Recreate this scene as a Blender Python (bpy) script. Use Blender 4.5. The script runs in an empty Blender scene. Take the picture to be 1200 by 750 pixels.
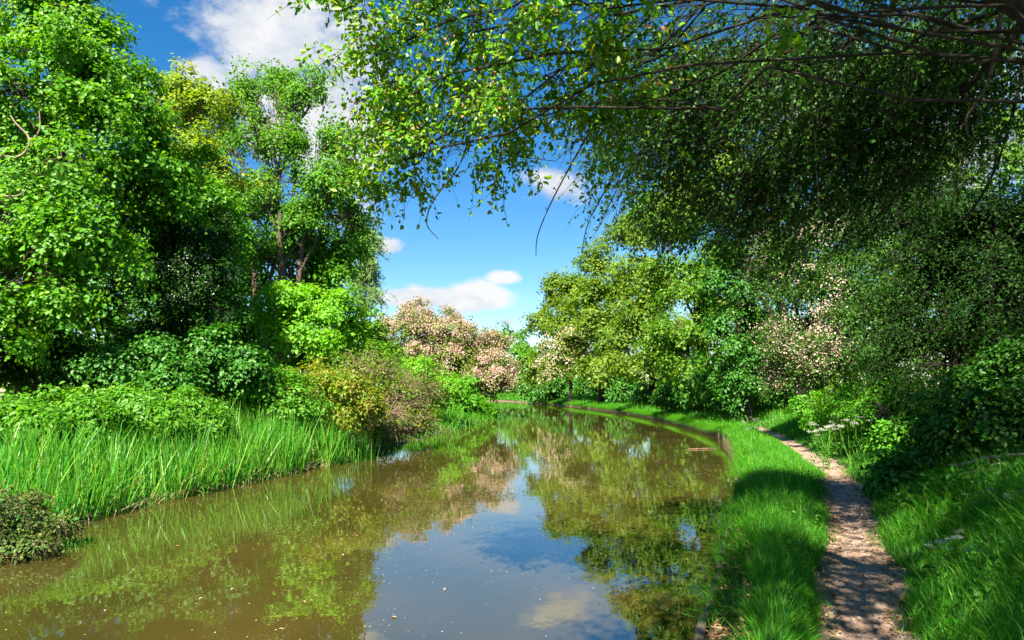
import bpy, math
from mathutils import Vector
import numpy as np
from math import radians as R

sc = bpy.context.scene
rng = np.random.default_rng(11)
col = sc.collection

# ------------------------------------------------------------------ camera
F_PX, HORIZON = 796.0, 457.0
CAM = np.array([0.0, 0.0, 2.05])
PITCH = math.atan((HORIZON - 375) / F_PX)
cam_d = bpy.data.cameras.new("camera")
cam_d.sensor_width = 36
cam_d.lens = 36 * F_PX / 1200
cam_d.clip_start = 0.05
cam_d.clip_end = 3000
cam = bpy.data.objects.new("camera", cam_d)
cam.location = CAM
cam.rotation_euler = (R(90) + PITCH, 0, 0)
col.objects.link(cam)
sc.camera = cam

def ray(px, py):
    cp, sp = math.cos(PITCH), math.sin(PITCH)
    a, b = (px - 600) / F_PX, (375 - py) / F_PX
    return np.array([a, cp - b * sp, sp + b * cp])

def W(px, py, Y):
    """world point at forward distance Y seen at photo pixel (px, py)"""
    r = ray(px, py)
    return CAM + r * (Y / r[1])

# ------------------------------------------------------------------ sun + sky
SUN_EL, SUN_AZ = R(48), R(197)          # azimuth clockwise from +Y: behind the camera, to the left
sdir = np.array([math.sin(SUN_AZ) * math.cos(SUN_EL), math.cos(SUN_AZ) * math.cos(SUN_EL), math.sin(SUN_EL)])
sun_d = bpy.data.lights.new("sun", 'SUN')
sun_d.energy = 5.0
sun_d.angle = R(0.5)
sun_d.color = (1.0, 0.93, 0.80)
sun = bpy.data.objects.new("sun", sun_d)
sun.rotation_euler = Vector(-sdir).to_track_quat('-Z', 'Y').to_euler()
sun.location = (-10, -10, 30)
col.objects.link(sun)

world = bpy.data.worlds.new("World")
sc.world = world
world.use_nodes = True
wn, wl = world.node_tree.nodes, world.node_tree.links
wn.clear()

def nd(tree, typ, **kw):
    n = tree.nodes.new(typ)
    for k, v in kw.items():
        setattr(n, k, v)
    return n

def mth(tree, op, a, b=None, c=None, clamp=False):
    n = tree.nodes.new('ShaderNodeMath')
    n.operation = op
    n.use_clamp = clamp
    for i, v in enumerate((a, b, c)):
        if v is None:
            continue
        if isinstance(v, (int, float)):
            n.inputs[i].default_value = v
        else:
            tree.links.new(v, n.inputs[i])
    return n.outputs[0]

wt = world.node_tree
sky = nd(wt, 'ShaderNodeTexSky', sky_type='NISHITA', sun_disc=False)
sky.sun_elevation = SUN_EL
sky.sun_rotation = SUN_AZ
sky.air_density = 1.0
sky.dust_density = 0.3
sky.ozone_density = 2.0
hsv = nd(wt, 'ShaderNodeHueSaturation')
hsv.inputs['Hue'].default_value = 0.5
hsv.inputs['Saturation'].default_value = 1.42
hsv.inputs['Value'].default_value = 0.80
wl.new(sky.outputs[0], hsv.inputs['Color'])
tc = nd(wt, 'ShaderNodeTexCoord')
sep = nd(wt, 'ShaderNodeSeparateXYZ')
wl.new(tc.outputs['Generated'], sep.inputs[0])
az = mth(wt, 'ARCTAN2', sep.outputs[0], sep.outputs[1])
el = mth(wt, 'ARCSINE', sep.outputs[2])
noi = nd(wt, 'ShaderNodeTexNoise')
noi.inputs['Scale'].default_value = 7.5
noi.inputs['Detail'].default_value = 9
noi.inputs['Roughness'].default_value = 0.62
mp = nd(wt, 'ShaderNodeMapping')
mp.inputs['Scale'].default_value = (1, 1, 1.7)
wl.new(tc.outputs['Generated'], mp.inputs[0])
wl.new(mp.outputs[0], noi.inputs['Vector'])
nz = mth(wt, 'SUBTRACT', noi.outputs[0], 0.5)
# cloud banks: azimuth and elevation seen from the towpath, half-widths in degrees
def ae(px, py):
    r = ray(px, py)
    return math.atan2(r[0], r[1]), math.asin(r[2] / np.linalg.norm(r))
total = None
for px, py, wa, we, gain in ((318, 48, 8.5, 5.2, 1.0), (390, 130, 6.5, 8.0, .95), (400, 60, 5, 4, .8), (655, 218, 3.6, 2.3, .85),
                             (456, 290, 1.6, 0.9, .9), (495, 350, 5.2, 1.3, 1.0), (550, 352, 4.0, 1.5, 1.0), (590, 378, 1.8, .8, .8),
                             (594, 325, 1.4, .55, .62), (240, 80, 3, 2, .8), (1160, 170, 7, 6, .7), (960, 110, 5, 4, .5)):
    a0, e0 = ae(px, py)
    u = mth(wt, 'DIVIDE', mth(wt, 'SUBTRACT', az, a0), R(wa))
    v = mth(wt, 'DIVIDE', mth(wt, 'SUBTRACT', el, e0), R(we))
    d2 = mth(wt, 'ADD', mth(wt, 'MULTIPLY', u, u), mth(wt, 'MULTIPLY', v, v))
    m = mth(wt, 'MULTIPLY', mth(wt, 'SUBTRACT', 1.0, mth(wt, 'SQRT', d2)), gain)
    total = m if total is None else mth(wt, 'MAXIMUM', total, m)
shape = mth(wt, 'ADD', total, mth(wt, 'MULTIPLY', nz, 2.6))
mr = nd(wt, 'ShaderNodeMapRange', interpolation_type='SMOOTHSTEP')
mr.inputs['From Min'].default_value = 0.0
mr.inputs['From Max'].default_value = 0.55
mr.inputs['To Max'].default_value = 0.96
wl.new(shape, mr.inputs['Value'])
mixc = nd(wt, 'ShaderNodeMix', data_type='RGBA')
wl.new(mr.outputs[0], mixc.inputs[0])
wl.new(hsv.outputs[0], mixc.inputs[6])
cr = nd(wt, 'ShaderNodeValToRGB')
cr.color_ramp.elements[0].position = 0.38
cr.color_ramp.elements[0].color = (0.62, 0.70, 0.82, 1)
cr.color_ramp.elements[1].position = 0.58
cr.color_ramp.elements[1].color = (1, 1, 1, 1)
wl.new(noi.outputs[0], cr.inputs[0])
vm = nd(wt, 'ShaderNodeVectorMath', operation='SCALE')
vm.inputs['Scale'].default_value = 4.1
wl.new(cr.outputs[0], vm.inputs[0])
wl.new(vm.outputs[0], mixc.inputs[7])
bg = nd(wt, 'ShaderNodeBackground')
bg.inputs['Strength'].default_value = 0.062
wl.new(mixc.outputs[2], bg.inputs[0])
wo = nd(wt, 'ShaderNodeOutputWorld')
wl.new(bg.outputs[0], wo.inputs[0])

sc.view_settings.view_transform = 'Standard'
sc.view_settings.look = 'None'
sc.view_settings.gamma = 1
sc.view_settings.exposure = 1.95
sc.view_settings.use_curve_mapping = False
sc.render.engine = 'CYCLES'
cy = sc.cycles
cy.max_bounces = 7
cy.diffuse_bounces = 4
cy.glossy_bounces = 3
cy.transmission_bounces = 5
cy.transparent_max_bounces = 4
cy.caustics_reflective = False
cy.caustics_refractive = False
cy.sample_clamp_indirect = 6

# ------------------------------------------------------------------ mesh helpers
def unit(v):
    return v / np.maximum(np.linalg.norm(v, axis=-1, keepdims=True), 1e-9)

def rnd3(n):
    return rng.normal(size=(n, 3))

_NF = np.random.default_rng(5)
_nk = unit(_NF.normal(size=(10, 3))) * np.linspace(0.7, 2.4, 10)[:, None]
_np = _NF.uniform(0, 6.28, 10)
def noise(p, f=1.0):
    return np.sin((p * f) @ _nk.T * 2.2 + _np).sum(-1) / 4.0      # about -1..1

class MB:
    """collects quads; build() links them as ONE mesh object"""
    def __init__(s):
        s.v, s.f, s.m, s.r, s.n = [], [], [], [], 0
    def add(s, v, f, m=0, r=None):
        if len(v) == 0:
            return
        s.v.append(np.asarray(v, np.float32))
        s.f.append(np.asarray(f, np.int64) + s.n)
        s.m.append(np.full(len(f), m, np.int32))
        s.r.append(np.asarray(r if r is not None else np.zeros(len(v)), np.float32))
        s.n += len(v)
    def build(s, name, mats, parent=None, smooth=False, origin=None):
        me = bpy.data.meshes.new(name)
        v = np.concatenate(s.v); f = np.concatenate(s.f); m = np.concatenate(s.m); r = np.concatenate(s.r)
        if origin is not None:
            v = v - np.asarray(origin, np.float32)
        me.vertices.add(len(v)); me.vertices.foreach_set('co', v.ravel().astype(np.float32))
        me.loops.add(len(f) * 4); me.loops.foreach_set('vertex_index', f.ravel().astype(np.int32))
        me.polygons.add(len(f)); me.polygons.foreach_set('loop_start', np.arange(0, len(f) * 4, 4, dtype=np.int32))
        me.polygons.foreach_set('material_index', m)
        if smooth:
            me.polygons.foreach_set('use_smooth', np.ones(len(f), bool))
        a = me.attributes.new('rnd', 'FLOAT', 'POINT'); a.data.foreach_set('value', r)
        for mt in (mats if isinstance(mats, (list, tuple)) else [mats]):
            me.materials.append(mt)
        me.update(calc_edges=True)
        o = bpy.data.objects.new(name, me)
        col.objects.link(o)
        if parent is not None:
            o.parent = parent
        return o

def add_leaves(mb, P, D, N, L, wid=0.6, m=0, shape='hex', r=None, fold=0.12):
    """P leaf bases, D axes, N normals, L lengths"""
    n = len(P)
    if n == 0:
        return
    D = unit(D)
    S = unit(np.cross(D, N)); N = np.cross(S, D)
    L = np.broadcast_to(np.asarray(L, float), (n,))[:, None]
    w = L * wid * 0.5
    if shape == 'hex':
        pts = [(0, 0, 0), (.33, 1, fold), (.72, .78, fold), (1, 0, -.12), (.72, -.78, fold), (.33, -1, fold)]
        faces = np.array([[0, 1, 2, 3], [0, 3, 4, 5]])
    else:
        pts = [(0, 0, 0), (.45, 1, fold), (1, 0, 0), (.45, -1, fold)]
        faces = np.array([[0, 1, 2, 3]])
    V = np.stack([P + D * L * a + S * w * b + N * L * c for a, b, c in pts], 1)
    k = len(pts)
    Fc = (faces[None] + (np.arange(n) * k)[:, None, None]).reshape(-1, 4)
    rr = rng.random(n) if r is None else r
    mb.add(V.reshape(-1, 3), Fc, m, np.repeat(rr, k))

def add_tubes(mb, P, rad, m=0, sides=4, r=None):
    """P (n, M, 3) polylines, rad (n, M)"""
    n, M, _ = P.shape
    if n == 0:
        return
    T = np.gradient(P, axis=1); T = unit(T)
    ref = np.where(np.abs(T[..., 2:3]) > .9, np.array([1., 0, 0]), np.array([0, 0, 1.]))
    A = unit(np.cross(T, ref)); B = np.cross(T, A)
    ang = np.arange(sides) * 2 * math.pi / sides
    V = P[:, :, None] + rad[:, :, None, None] * (A[:, :, None] * np.cos(ang)[:, None] + B[:, :, None] * np.sin(ang)[:, None])
    i, j = np.meshgrid(np.arange(M - 1), np.arange(sides), indexing='ij')
    a = i * sides + j; b = i * sides + (j + 1) % sides
    q = np.stack([a, b, b + sides, a + sides], -1).reshape(-1, 4)
    Fc = (q[None] + (np.arange(n) * M * sides)[:, None, None]).reshape(-1, 4)
    rr = np.repeat(rng.random(n) if r is None else r, M * sides)
    mb.add(V.reshape(-1, 3), Fc, m, rr)

def curve_pts(a, b, M=6, sag=0.0, jit=0.05):
    """polylines from a (n,3) to b (n,3), bowed by sag and kinked"""
    t = np.linspace(0, 1, M)[None, :, None]
    P = a[:, None] * (1 - t) + b[:, None] * t
    ln = np.linalg.norm(b - a, axis=1)[:, None, None]
    P = P + np.array([0, 0, 1.]) * (4 * t * (1 - t)) * sag * ln
    J = rng.normal(size=P.shape) * jit * ln
    J[:, 0] = 0; J[:, -1] = 0
    return P + J

# ------------------------------------------------------------------ materials
def new_mat(name):
    m = bpy.data.materials.new(name)
    m.use_nodes = True
    m.node_tree.nodes.clear()
    return m, m.node_tree

def ramp(t, cols):
    n = t.nodes.new('ShaderNodeValToRGB')
    e = n.color_ramp.elements
    while len(e) < len(cols):
        e.new(0.5)
    for i, (p, c) in enumerate(cols):
        e[i].position = p
        e[i].color = (*c, 1)
    return n

GREEN = (1.15, 1.42, .70)
def leaf_mat(name, cols, trans=0.48, gloss=0.02, rough=0.5, tcol=1.45):
    m, t = new_mat(name)
    at = nd(t, 'ShaderNodeAttribute', attribute_name='rnd')
    k = len(cols)
    g_ = GREEN if cols[0][1] > cols[0][0] * 1.3 else (1, 1, 1)
    rp = ramp(t, [(i / (k - 1), tuple(a * b for a, b in zip(c, g_))) for i, c in enumerate(cols)])
    t.links.new(at.outputs['Fac'], rp.inputs[0])
    df = t.nodes.new('ShaderNodeBsdfDiffuse'); tr = t.nodes.new('ShaderNodeBsdfTranslucent')
    t.links.new(rp.outputs[0], df.inputs[0])
    vm = nd(t, 'ShaderNodeVectorMath', operation='MULTIPLY')
    vm.inputs[1].default_value = (tcol * 1.15, tcol, tcol * .55)
    t.links.new(rp.outputs[0], vm.inputs[0]); t.links.new(vm.outputs[0], tr.inputs[0])
    mx = t.nodes.new('ShaderNodeMixShader'); mx.inputs[0].default_value = trans
    t.links.new(df.outputs[0], mx.inputs[1]); t.links.new(tr.outputs[0], mx.inputs[2])
    gl = t.nodes.new('ShaderNodeBsdfGlossy'); gl.inputs['Roughness'].default_value = rough
    gl.inputs['Color'].default_value = (.9, .95, .9, 1)
    m2 = t.nodes.new('ShaderNodeMixShader'); m2.inputs[0].default_value = gloss
    t.links.new(mx.outputs[0], m2.inputs[1]); t.links.new(gl.outputs[0], m2.inputs[2])
    o = t.nodes.new('ShaderNodeOutputMaterial'); t.links.new(m2.outputs[0], o.inputs[0])
    return m

def rough_mat(name, cols, scale=6, detail=8, bump=0.3, rough=0.9, stretch=(1, 1, 1), bscale=None):
    m, t = new_mat(name)
    tc = t.nodes.new('ShaderNodeTexCoord'); mp = t.nodes.new('ShaderNodeMapping')
    mp.inputs['Scale'].default_value = stretch
    t.links.new(tc.outputs['Object'], mp.inputs[0])
    nz = t.nodes.new('ShaderNodeTexNoise')
    nz.inputs['Scale'].default_value = scale; nz.inputs['Detail'].default_value = detail; nz.inputs['Roughness'].default_value = .65
    t.links.new(mp.outputs[0], nz.inputs['Vector'])
    k = len(cols)
    rp = ramp(t, [(.28 + .44 * i / (k - 1), c) for i, c in enumerate(cols)])
    t.links.new(nz.outputs[0], rp.inputs[0])
    p = t.nodes.new('ShaderNodeBsdfPrincipled'); p.inputs['Roughness'].default_value = rough
    p.inputs['Specular IOR Level'].default_value = .25
    t.links.new(rp.outputs[0], p.inputs['Base Color'])
    n2 = t.nodes.new('ShaderNodeTexNoise'); n2.inputs['Scale'].default_value = bscale or scale * 3; n2.inputs['Detail'].default_value = 6
    t.links.new(mp.outputs[0], n2.inputs['Vector'])
    b = t.nodes.new('ShaderNodeBump'); b.inputs['Strength'].default_value = bump; b.inputs['Distance'].default_value = .03
    t.links.new(n2.outputs[0], b.inputs['Height']); t.links.new(b.outputs[0], p.inputs['Normal'])
    o = t.nodes.new('ShaderNodeOutputMaterial'); t.links.new(p.outputs[0], o.inputs[0])
    return m

M = {}
M['bark'] = rough_mat('bark', [(.035, .026, .018), (.10, .078, .052), (.17, .14, .10)], 9, bump=.8, stretch=(3, 3, .5))
M['bark_pale'] = rough_mat('bark_pale', [(.12, .10, .075), (.26, .22, .17), (.36, .31, .24)], 9, bump=.6, stretch=(3, 3, .5))
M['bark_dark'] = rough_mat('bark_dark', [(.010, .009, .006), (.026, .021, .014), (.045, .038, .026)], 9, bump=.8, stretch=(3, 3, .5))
M['twig_dead'] = rough_mat('twig_dead', [(.11, .07, .045), (.23, .16, .10), (.32, .24, .17)], 5)
M['vine'] = rough_mat('vine', [(.16, .12, .08), (.30, .23, .16)], 9)
M['sycamore'] = leaf_mat('sycamore_leaf', [(.030, .105, .006), (.055, .160, .008), (.095, .210, .009), (.16, .26, .012)])
M['mid'] = leaf_mat('mid_leaf', [(.026, .095, .009), (.060, .145, .011), (.11, .18, .014), (.16, .20, .016)])
M['ash'] = leaf_mat('ash_leaf', [(.045, .13, .016), (.080, .185, .018), (.13, .23, .024)], trans=.45)
M['yellow'] = leaf_mat('yellow_leaf', [(.07, .14, .010), (.12, .19, .012), (.19, .22, .016), (.24, .21, .02)], trans=.45)
M['willow'] = leaf_mat('willow_leaf', [(.10, .18, .08), (.15, .24, .11), (.20, .28, .15)])
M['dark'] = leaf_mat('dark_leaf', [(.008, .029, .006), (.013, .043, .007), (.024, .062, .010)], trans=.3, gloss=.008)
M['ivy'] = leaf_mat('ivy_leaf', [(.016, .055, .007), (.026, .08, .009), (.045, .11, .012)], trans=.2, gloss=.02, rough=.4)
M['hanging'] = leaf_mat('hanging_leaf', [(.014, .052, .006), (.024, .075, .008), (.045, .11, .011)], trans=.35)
M['bright'] = leaf_mat('bright_leaf', [(.07, .20, .010), (.12, .26, .012), (.18, .29, .018)])
M['lime'] = leaf_mat('lime_leaf', [(.045, .16, .008), (.08, .22, .010), (.13, .26, .014)])
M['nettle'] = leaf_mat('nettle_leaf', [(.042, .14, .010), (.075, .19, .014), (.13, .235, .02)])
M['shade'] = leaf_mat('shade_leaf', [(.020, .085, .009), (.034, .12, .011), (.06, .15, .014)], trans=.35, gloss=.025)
M['red'] = leaf_mat('red_leaf', [(.06, .15, .012), (.10, .19, .014), (.17, .20, .016), (.20, .15, .02), (.17, .07, .025)])
M['olive'] = leaf_mat('olive_leaf', [(.042, .095, .008), (.078, .135, .009), (.125, .17, .012), (.18, .19, .018)])
M['haw'] = leaf_mat('hawthorn_leaf', [(.026, .080, .009), (.045, .115, .011), (.08, .15, .014)])
M['apple'] = leaf_mat('apple_leaf', [(.034, .12, .008), (.060, .17, .009), (.10, .22, .010), (.19, .27, .014), (.20, .17, .02)], trans=.5, gloss=.03, rough=.4)
M['bramble_dark'] = leaf_mat('bramble_dark_leaf', [(.020, .06, .014), (.035, .085, .018), (.09, .09, .03), (.12, .065, .03)], trans=.25)
M['pink'] = leaf_mat('pink_blossom', [(.40, .24, .19), (.49, .33, .27), (.57, .44, .37)], trans=.3, gloss=0.01, tcol=1.0)
M['cream'] = leaf_mat('cream_blossom', [(.46, .31, .24), (.56, .42, .33), (.66, .54, .44)], trans=.3, gloss=0.01, tcol=1.0)
M['white'] = leaf_mat('white_blossom', [(.40, .43, .38), (.55, .57, .52)], trans=.3, gloss=0.01, tcol=1.0)
M['rust'] = leaf_mat('spent_blossom', [(.30, .12, .05), (.40, .18, .08), (.42, .26, .12)], trans=.3, gloss=0.01, tcol=1.0)
M['reed'] = leaf_mat('reed_blade', [(.030, .15, .015), (.05, .20, .018), (.09, .25, .022), (.20, .24, .06)], trans=.4, gloss=.03)
M['reed_dry'] = leaf_mat('reed_dry', [(.35, .25, .12), (.48, .38, .22)], trans=.2)
M['grass'] = leaf_mat('grass_blade', [(.016, .12, .008), (.030, .17, .010), (.065, .21, .012), (.15, .23, .03)], trans=.42, gloss=.02)
M['stem'] = leaf_mat('green_stem', [(.05, .14, .02), (.09, .18, .03)], trans=.1)
M['litter'] = leaf_mat('leaf_litter', [(.10, .05, .025), (.20, .11, .05), (.32, .20, .10), (.40, .30, .18)], trans=.1, gloss=.02)
M['petal'] = leaf_mat('floating_petal', [(.20, .17, .09), (.38, .33, .2), (.60, .56, .42)], trans=.1, gloss=.02, tcol=1)
M['yellow_flower'] = leaf_mat('yellow_flower', [(.75, .60, .02), (.8, .65, .03)], trans=.2, tcol=1)
M['stone'] = rough_mat('edging_stone', [(.06, .05, .03), (.14, .11, .075), (.24, .20, .15)], 4, bump=.5)
M['brick'] = rough_mat('edging_brick', [(.05, .04, .02), (.15, .10, .055), (.26, .18, .11)], 5, bump=.6, stretch=(1, 1, 4))
M['pebble'] = rough_mat('pebble', [(.16, .12, .09), (.30, .24, .19), (.42, .36, .30)], 40, bump=.1)
M['ground'] = rough_mat('ground_soil', [(.025, .035, .010), (.05, .06, .018), (.09, .07, .03)], 2.5, bump=.5)
M['path'] = rough_mat('path_dirt', [(.17, .105, .07), (.29, .195, .14), (.40, .29, .22)], 3.0, bump=.6, bscale=34)

# water: murky, reflecting
m, t = new_mat('canal_water')
tcn = t.nodes.new('ShaderNodeTexCoord')
mpn = t.nodes.new('ShaderNodeMapping'); mpn.inputs['Scale'].default_value = (1, .8, 1)
t.links.new(tcn.outputs['Object'], mpn.inputs[0])
n1 = t.nodes.new('ShaderNodeTexNoise'); n1.inputs['Scale'].default_value = 2.2; n1.inputs['Detail'].default_value = 3
n2 = t.nodes.new('ShaderNodeTexNoise'); n2.inputs['Scale'].default_value = .5; n2.inputs['Detail'].default_value = 3
t.links.new(mpn.outputs[0], n1.inputs['Vector']); t.links.new(mpn.outputs[0], n2.inputs['Vector'])
bp = t.nodes.new('ShaderNodeBump'); bp.inputs['Strength'].default_value = .10; bp.inputs['Distance'].default_value = .02
t.links.new(n1.outputs[0], bp.inputs['Height'])
rp = ramp(t, [(.40, (.038, .034, .007)), (.65, (.058, .044, .010))])
t.links.new(n2.outputs[0], rp.inputs[0])
dif = t.nodes.new('ShaderNodeBsdfDiffuse'); t.links.new(rp.outputs[0], dif.inputs[0])
glo = t.nodes.new('ShaderNodeBsdfGlossy'); glo.inputs['Roughness'].default_value = .015
glo.inputs['Color'].default_value = (1, 1, 1, 1)
t.links.new(bp.outputs[0], glo.inputs['Normal'])
fr = t.nodes.new('ShaderNodeFresnel'); fr.inputs['IOR'].default_value = 2.4
t.links.new(bp.outputs[0], fr.inputs['Normal'])
mx = t.nodes.new('ShaderNodeMixShader')
t.links.new(fr.outputs[0], mx.inputs[0]); t.links.new(dif.outputs[0], mx.inputs[1]); t.links.new(glo.outputs[0], mx.inputs[2])
out = t.nodes.new('ShaderNodeOutputMaterial'); t.links.new(mx.outputs[0], out.inputs[0])
M['water'] = m

# ------------------------------------------------------------------ terrain
def smooth_curve(keys):
    ys = np.arange(-60, 420, .5)
    k = np.array(keys, float)
    v = np.interp(ys, k[:, 0], k[:, 1])
    g = np.exp(-.5 * (np.arange(-8, 9) / 3.0) ** 2); g /= g.sum()
    vp = np.convolve(np.pad(v, 8, mode='edge'), g, mode='valid')
    return lambda y: np.interp(y, ys, vp)

XL = smooth_curve([(-60, -22), (0, -8.6), (6, -7.4), (8.8, -6.75), (10.5, -7.35), (11.4, -7), (15.8, -6), (19.7, -4.95), (28, -3.9), (40, -2.4), (50, -1.2),
                   (56, -1.2), (64, -2.5), (80, -7), (100, -15), (125, -30), (160, -62), (420, -300)])
XR = smooth_curve([(-60, -22), (0, -.5), (5.6, 1.55), (11.4, 3.7), (20, 6.5), (24, 7.6), (26, 8.1), (31, 9.3), (45, 10.4), (58, 10.2), (80, 8.3),
                   (100, 5), (115, 1.5), (125, -1.6), (140, -12), (160, -36), (420, -270)])
PC = smooth_curve([(-60, -18), (0, .1), (4.35, 2.17), (8.9, 4.35), (11, 5.35), (13.7, 6.45), (18, 7.75), (24, 9.35), (31, 10.9), (45, 12.2), (58, 12.2), (80, 10.4),
                   (100, 7.2), (125, 1), (140, -9), (160, -33), (420, -267)])
def PW(y):
    return .305 + .05 * np.sin(y * 1.3) + .03 * np.sin(y * 3.1 + 1)

def profile(y):
    l, r, p, w = XL(y), XR(y), PC(y), PW(y)
    g = .02 * np.sin(y * 1.7)
    pr = [(l - 400, 2.5), (l - 60, 1.5), (l - 20, 1.1), (l - 10, .9), (l - 4, .6), (l - 2, .45), (l - .8, .26), (l - .15, .05), (l + .2, -.15), (l + 1.5, -.9),
          (r - 1, -.9), (r + .04, -.9), (r + .06, .36 - .2 * np.clip((y - 29) / 3, 0, 1)), (r + .3, .39 - .17 * np.clip((y - 29) / 3, 0, 1)), ((r + .3 + p - w) / 2, .46), (p - w - .12, .43), (p - w, .39), (p, .375), (p + w, .39), (p + w + .14, .44),
          (p + w + .8, .60), (p + w + 2.2, 1.0), (p + w + 6, 1.3), (p + w + 40, 1.9), (p + w + 400, 3)]
    return np.array([np.broadcast_to(a, np.shape(y)) for a, _ in pr]), np.array([np.broadcast_to(b, np.shape(y)) for _, b in pr])

def H(x, y):
    x, y = np.atleast_1d(x).astype(float), np.atleast_1d(y).astype(float)
    X, Z = profile(y)
    o = np.full(x.shape, 1.0)
    for i in range(len(X) - 1):
        s = (x >= X[i]) & (x <= X[i + 1])
        t_ = (x - X[i]) / np.maximum(X[i + 1] - X[i], 1e-6)
        o = np.where(s, Z[i] * (1 - t_) + Z[i + 1] * t_, o)
    return o

def grid_obj(name, rows, mat, kind=None, smooth=True):
    """rows (n, m, 3)"""
    n, mm, _ = rows.shape
    i, j = np.meshgrid(np.arange(n - 1), np.arange(mm - 1), indexing='ij')
    a = i * mm + j
    q = np.stack([a, a + 1, a + mm + 1, a + mm], -1).reshape(-1, 4)
    b = MB(); b.add(rows.reshape(-1, 3), q)
    o = b.build(name, mat, smooth=smooth)
    if kind:
        o['kind'] = kind
    return o

ysr = np.concatenate([np.arange(-60, 0, 2), np.arange(0, 40, .4), np.arange(40, 180, 1.5), np.arange(180, 420.1, 8)])
X, Z = profile(ysr)
grid_obj('ground', np.stack([X.T, np.repeat(ysr[:, None], X.shape[0], 1), Z.T], -1), M['ground'], 'structure')
# towpath: a worn strip 4 mm above the ground
ysp = np.concatenate([np.arange(-6, 40, .15), np.arange(40, 130, 1)])
pw = PW(ysp); pc = PC(ysp)
jl = .05 * np.sin(ysp * 5.1) + .04 * np.sin(ysp * 9.7 + 2) ; jr = .05 * np.sin(ysp * 4.3 + 1) + .04 * np.sin(ysp * 11 + .5)
xs = np.stack([pc - pw - .02 + jl, pc - pw * .5, pc, pc + pw * .5, pc + pw + .02 + jr], 1)
zs = H(xs.ravel(), np.repeat(ysp, 5)).reshape(xs.shape) + .006
grid_obj('path', np.stack([xs, np.repeat(ysp[:, None], 5, 1), zs], -1), M['path'], 'structure')
# water sheet
ysw = np.concatenate([np.arange(-60, 0, 4), np.arange(0, 180, 1.0), np.arange(180, 420, 10)])
xw = np.stack([XL(ysw) - .6, (XL(ysw) + XR(ysw)) / 2, XR(ysw) + .03], 1)
wrow = np.stack([xw, np.repeat(ysw[:, None], 3, 1), np.zeros_like(xw)], -1)
grid_obj('water', wrow, M['water'], 'structure')

def tag(o, label, cat, group=None, kind=None):
    if label: o['label'] = label
    if cat: o['category'] = cat
    if group: o['group'] = group
    if kind: o['kind'] = kind
    return o

def empty(name, loc):
    o = bpy.data.objects.new(name, None)
    o.location = [float(c) for c in loc]
    o.empty_display_size = .3
    col.objects.link(o)
    return o

# canal edging wall on the towpath side: brick face and a thin stone coping
wy = np.concatenate([np.arange(-6, 40, .3), np.arange(40, 150, 1.0)])
wr = XR(wy) + .012 * np.sin(wy * 2.3) + .01 * np.sin(wy * 7.1)
ew = empty('canal_wall', (float(XR(0.)), 0, .4))
tag(ew, 'low weathered canal edging wall along the towpath bank, reaching round the far bend', 'wall')
WT = .40 - .20 * np.clip((wy - 29) / 3, 0, 1)
top = WT + .012 * np.sin(wy * 1.9) + .008 * np.sin(wy * 6.3)
def strip(prof):
    return np.stack([np.stack([wr + dx, wy, np.where(np.isnan(z0), top + dz, z0)], -1) for dx, z0, dz in
                     [(a, np.full(wy.shape, b if b is not None else np.nan), c) for a, b, c in prof]], 1)
def strip_obj(name, prof, mat):
    rows = strip(prof)
    n, mm, _ = rows.shape
    i, j = np.meshgrid(np.arange(n - 1), np.arange(mm - 1), indexing='ij')
    a = i * mm + j
    q = np.stack([a, a + 1, a + mm + 1, a + mm], -1).reshape(-1, 4)
    b = MB(); b.add(rows.reshape(-1, 3), q)
    return b.build(name, mat, ew, origin=ew.location)
strip_obj('brick_face', [(0, -.95, 0), (0, None, -.062), (.045, None, -.06), (.045, -.95, 0)], M['brick'])
strip_obj('coping', [(-.012, None, -.058), (-.012, None, -.006), (.0, None, .004), (.05, None, .004), (.055, None, -.005), (.055, None, -.058), (-.012, None, -.058)], M['stone'])

# ------------------------------------------------------------------ plants
class Lobe:
    def __init__(s, c, r):
        s.c = np.asarray(c, float); s.r = np.asarray(r, float)

def PL(px, py, Y, rx, ry=None, rd=None):
    """lobe centred at photo pixel (px, py), Y metres ahead; radii in photo pixels, depth radius rd in metres"""
    ry = rx if ry is None else ry
    k = Y / F_PX
    return Lobe(W(px, py, Y), (rx * k, rd if rd else .5 * (rx + ry) * k, ry * k))

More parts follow.
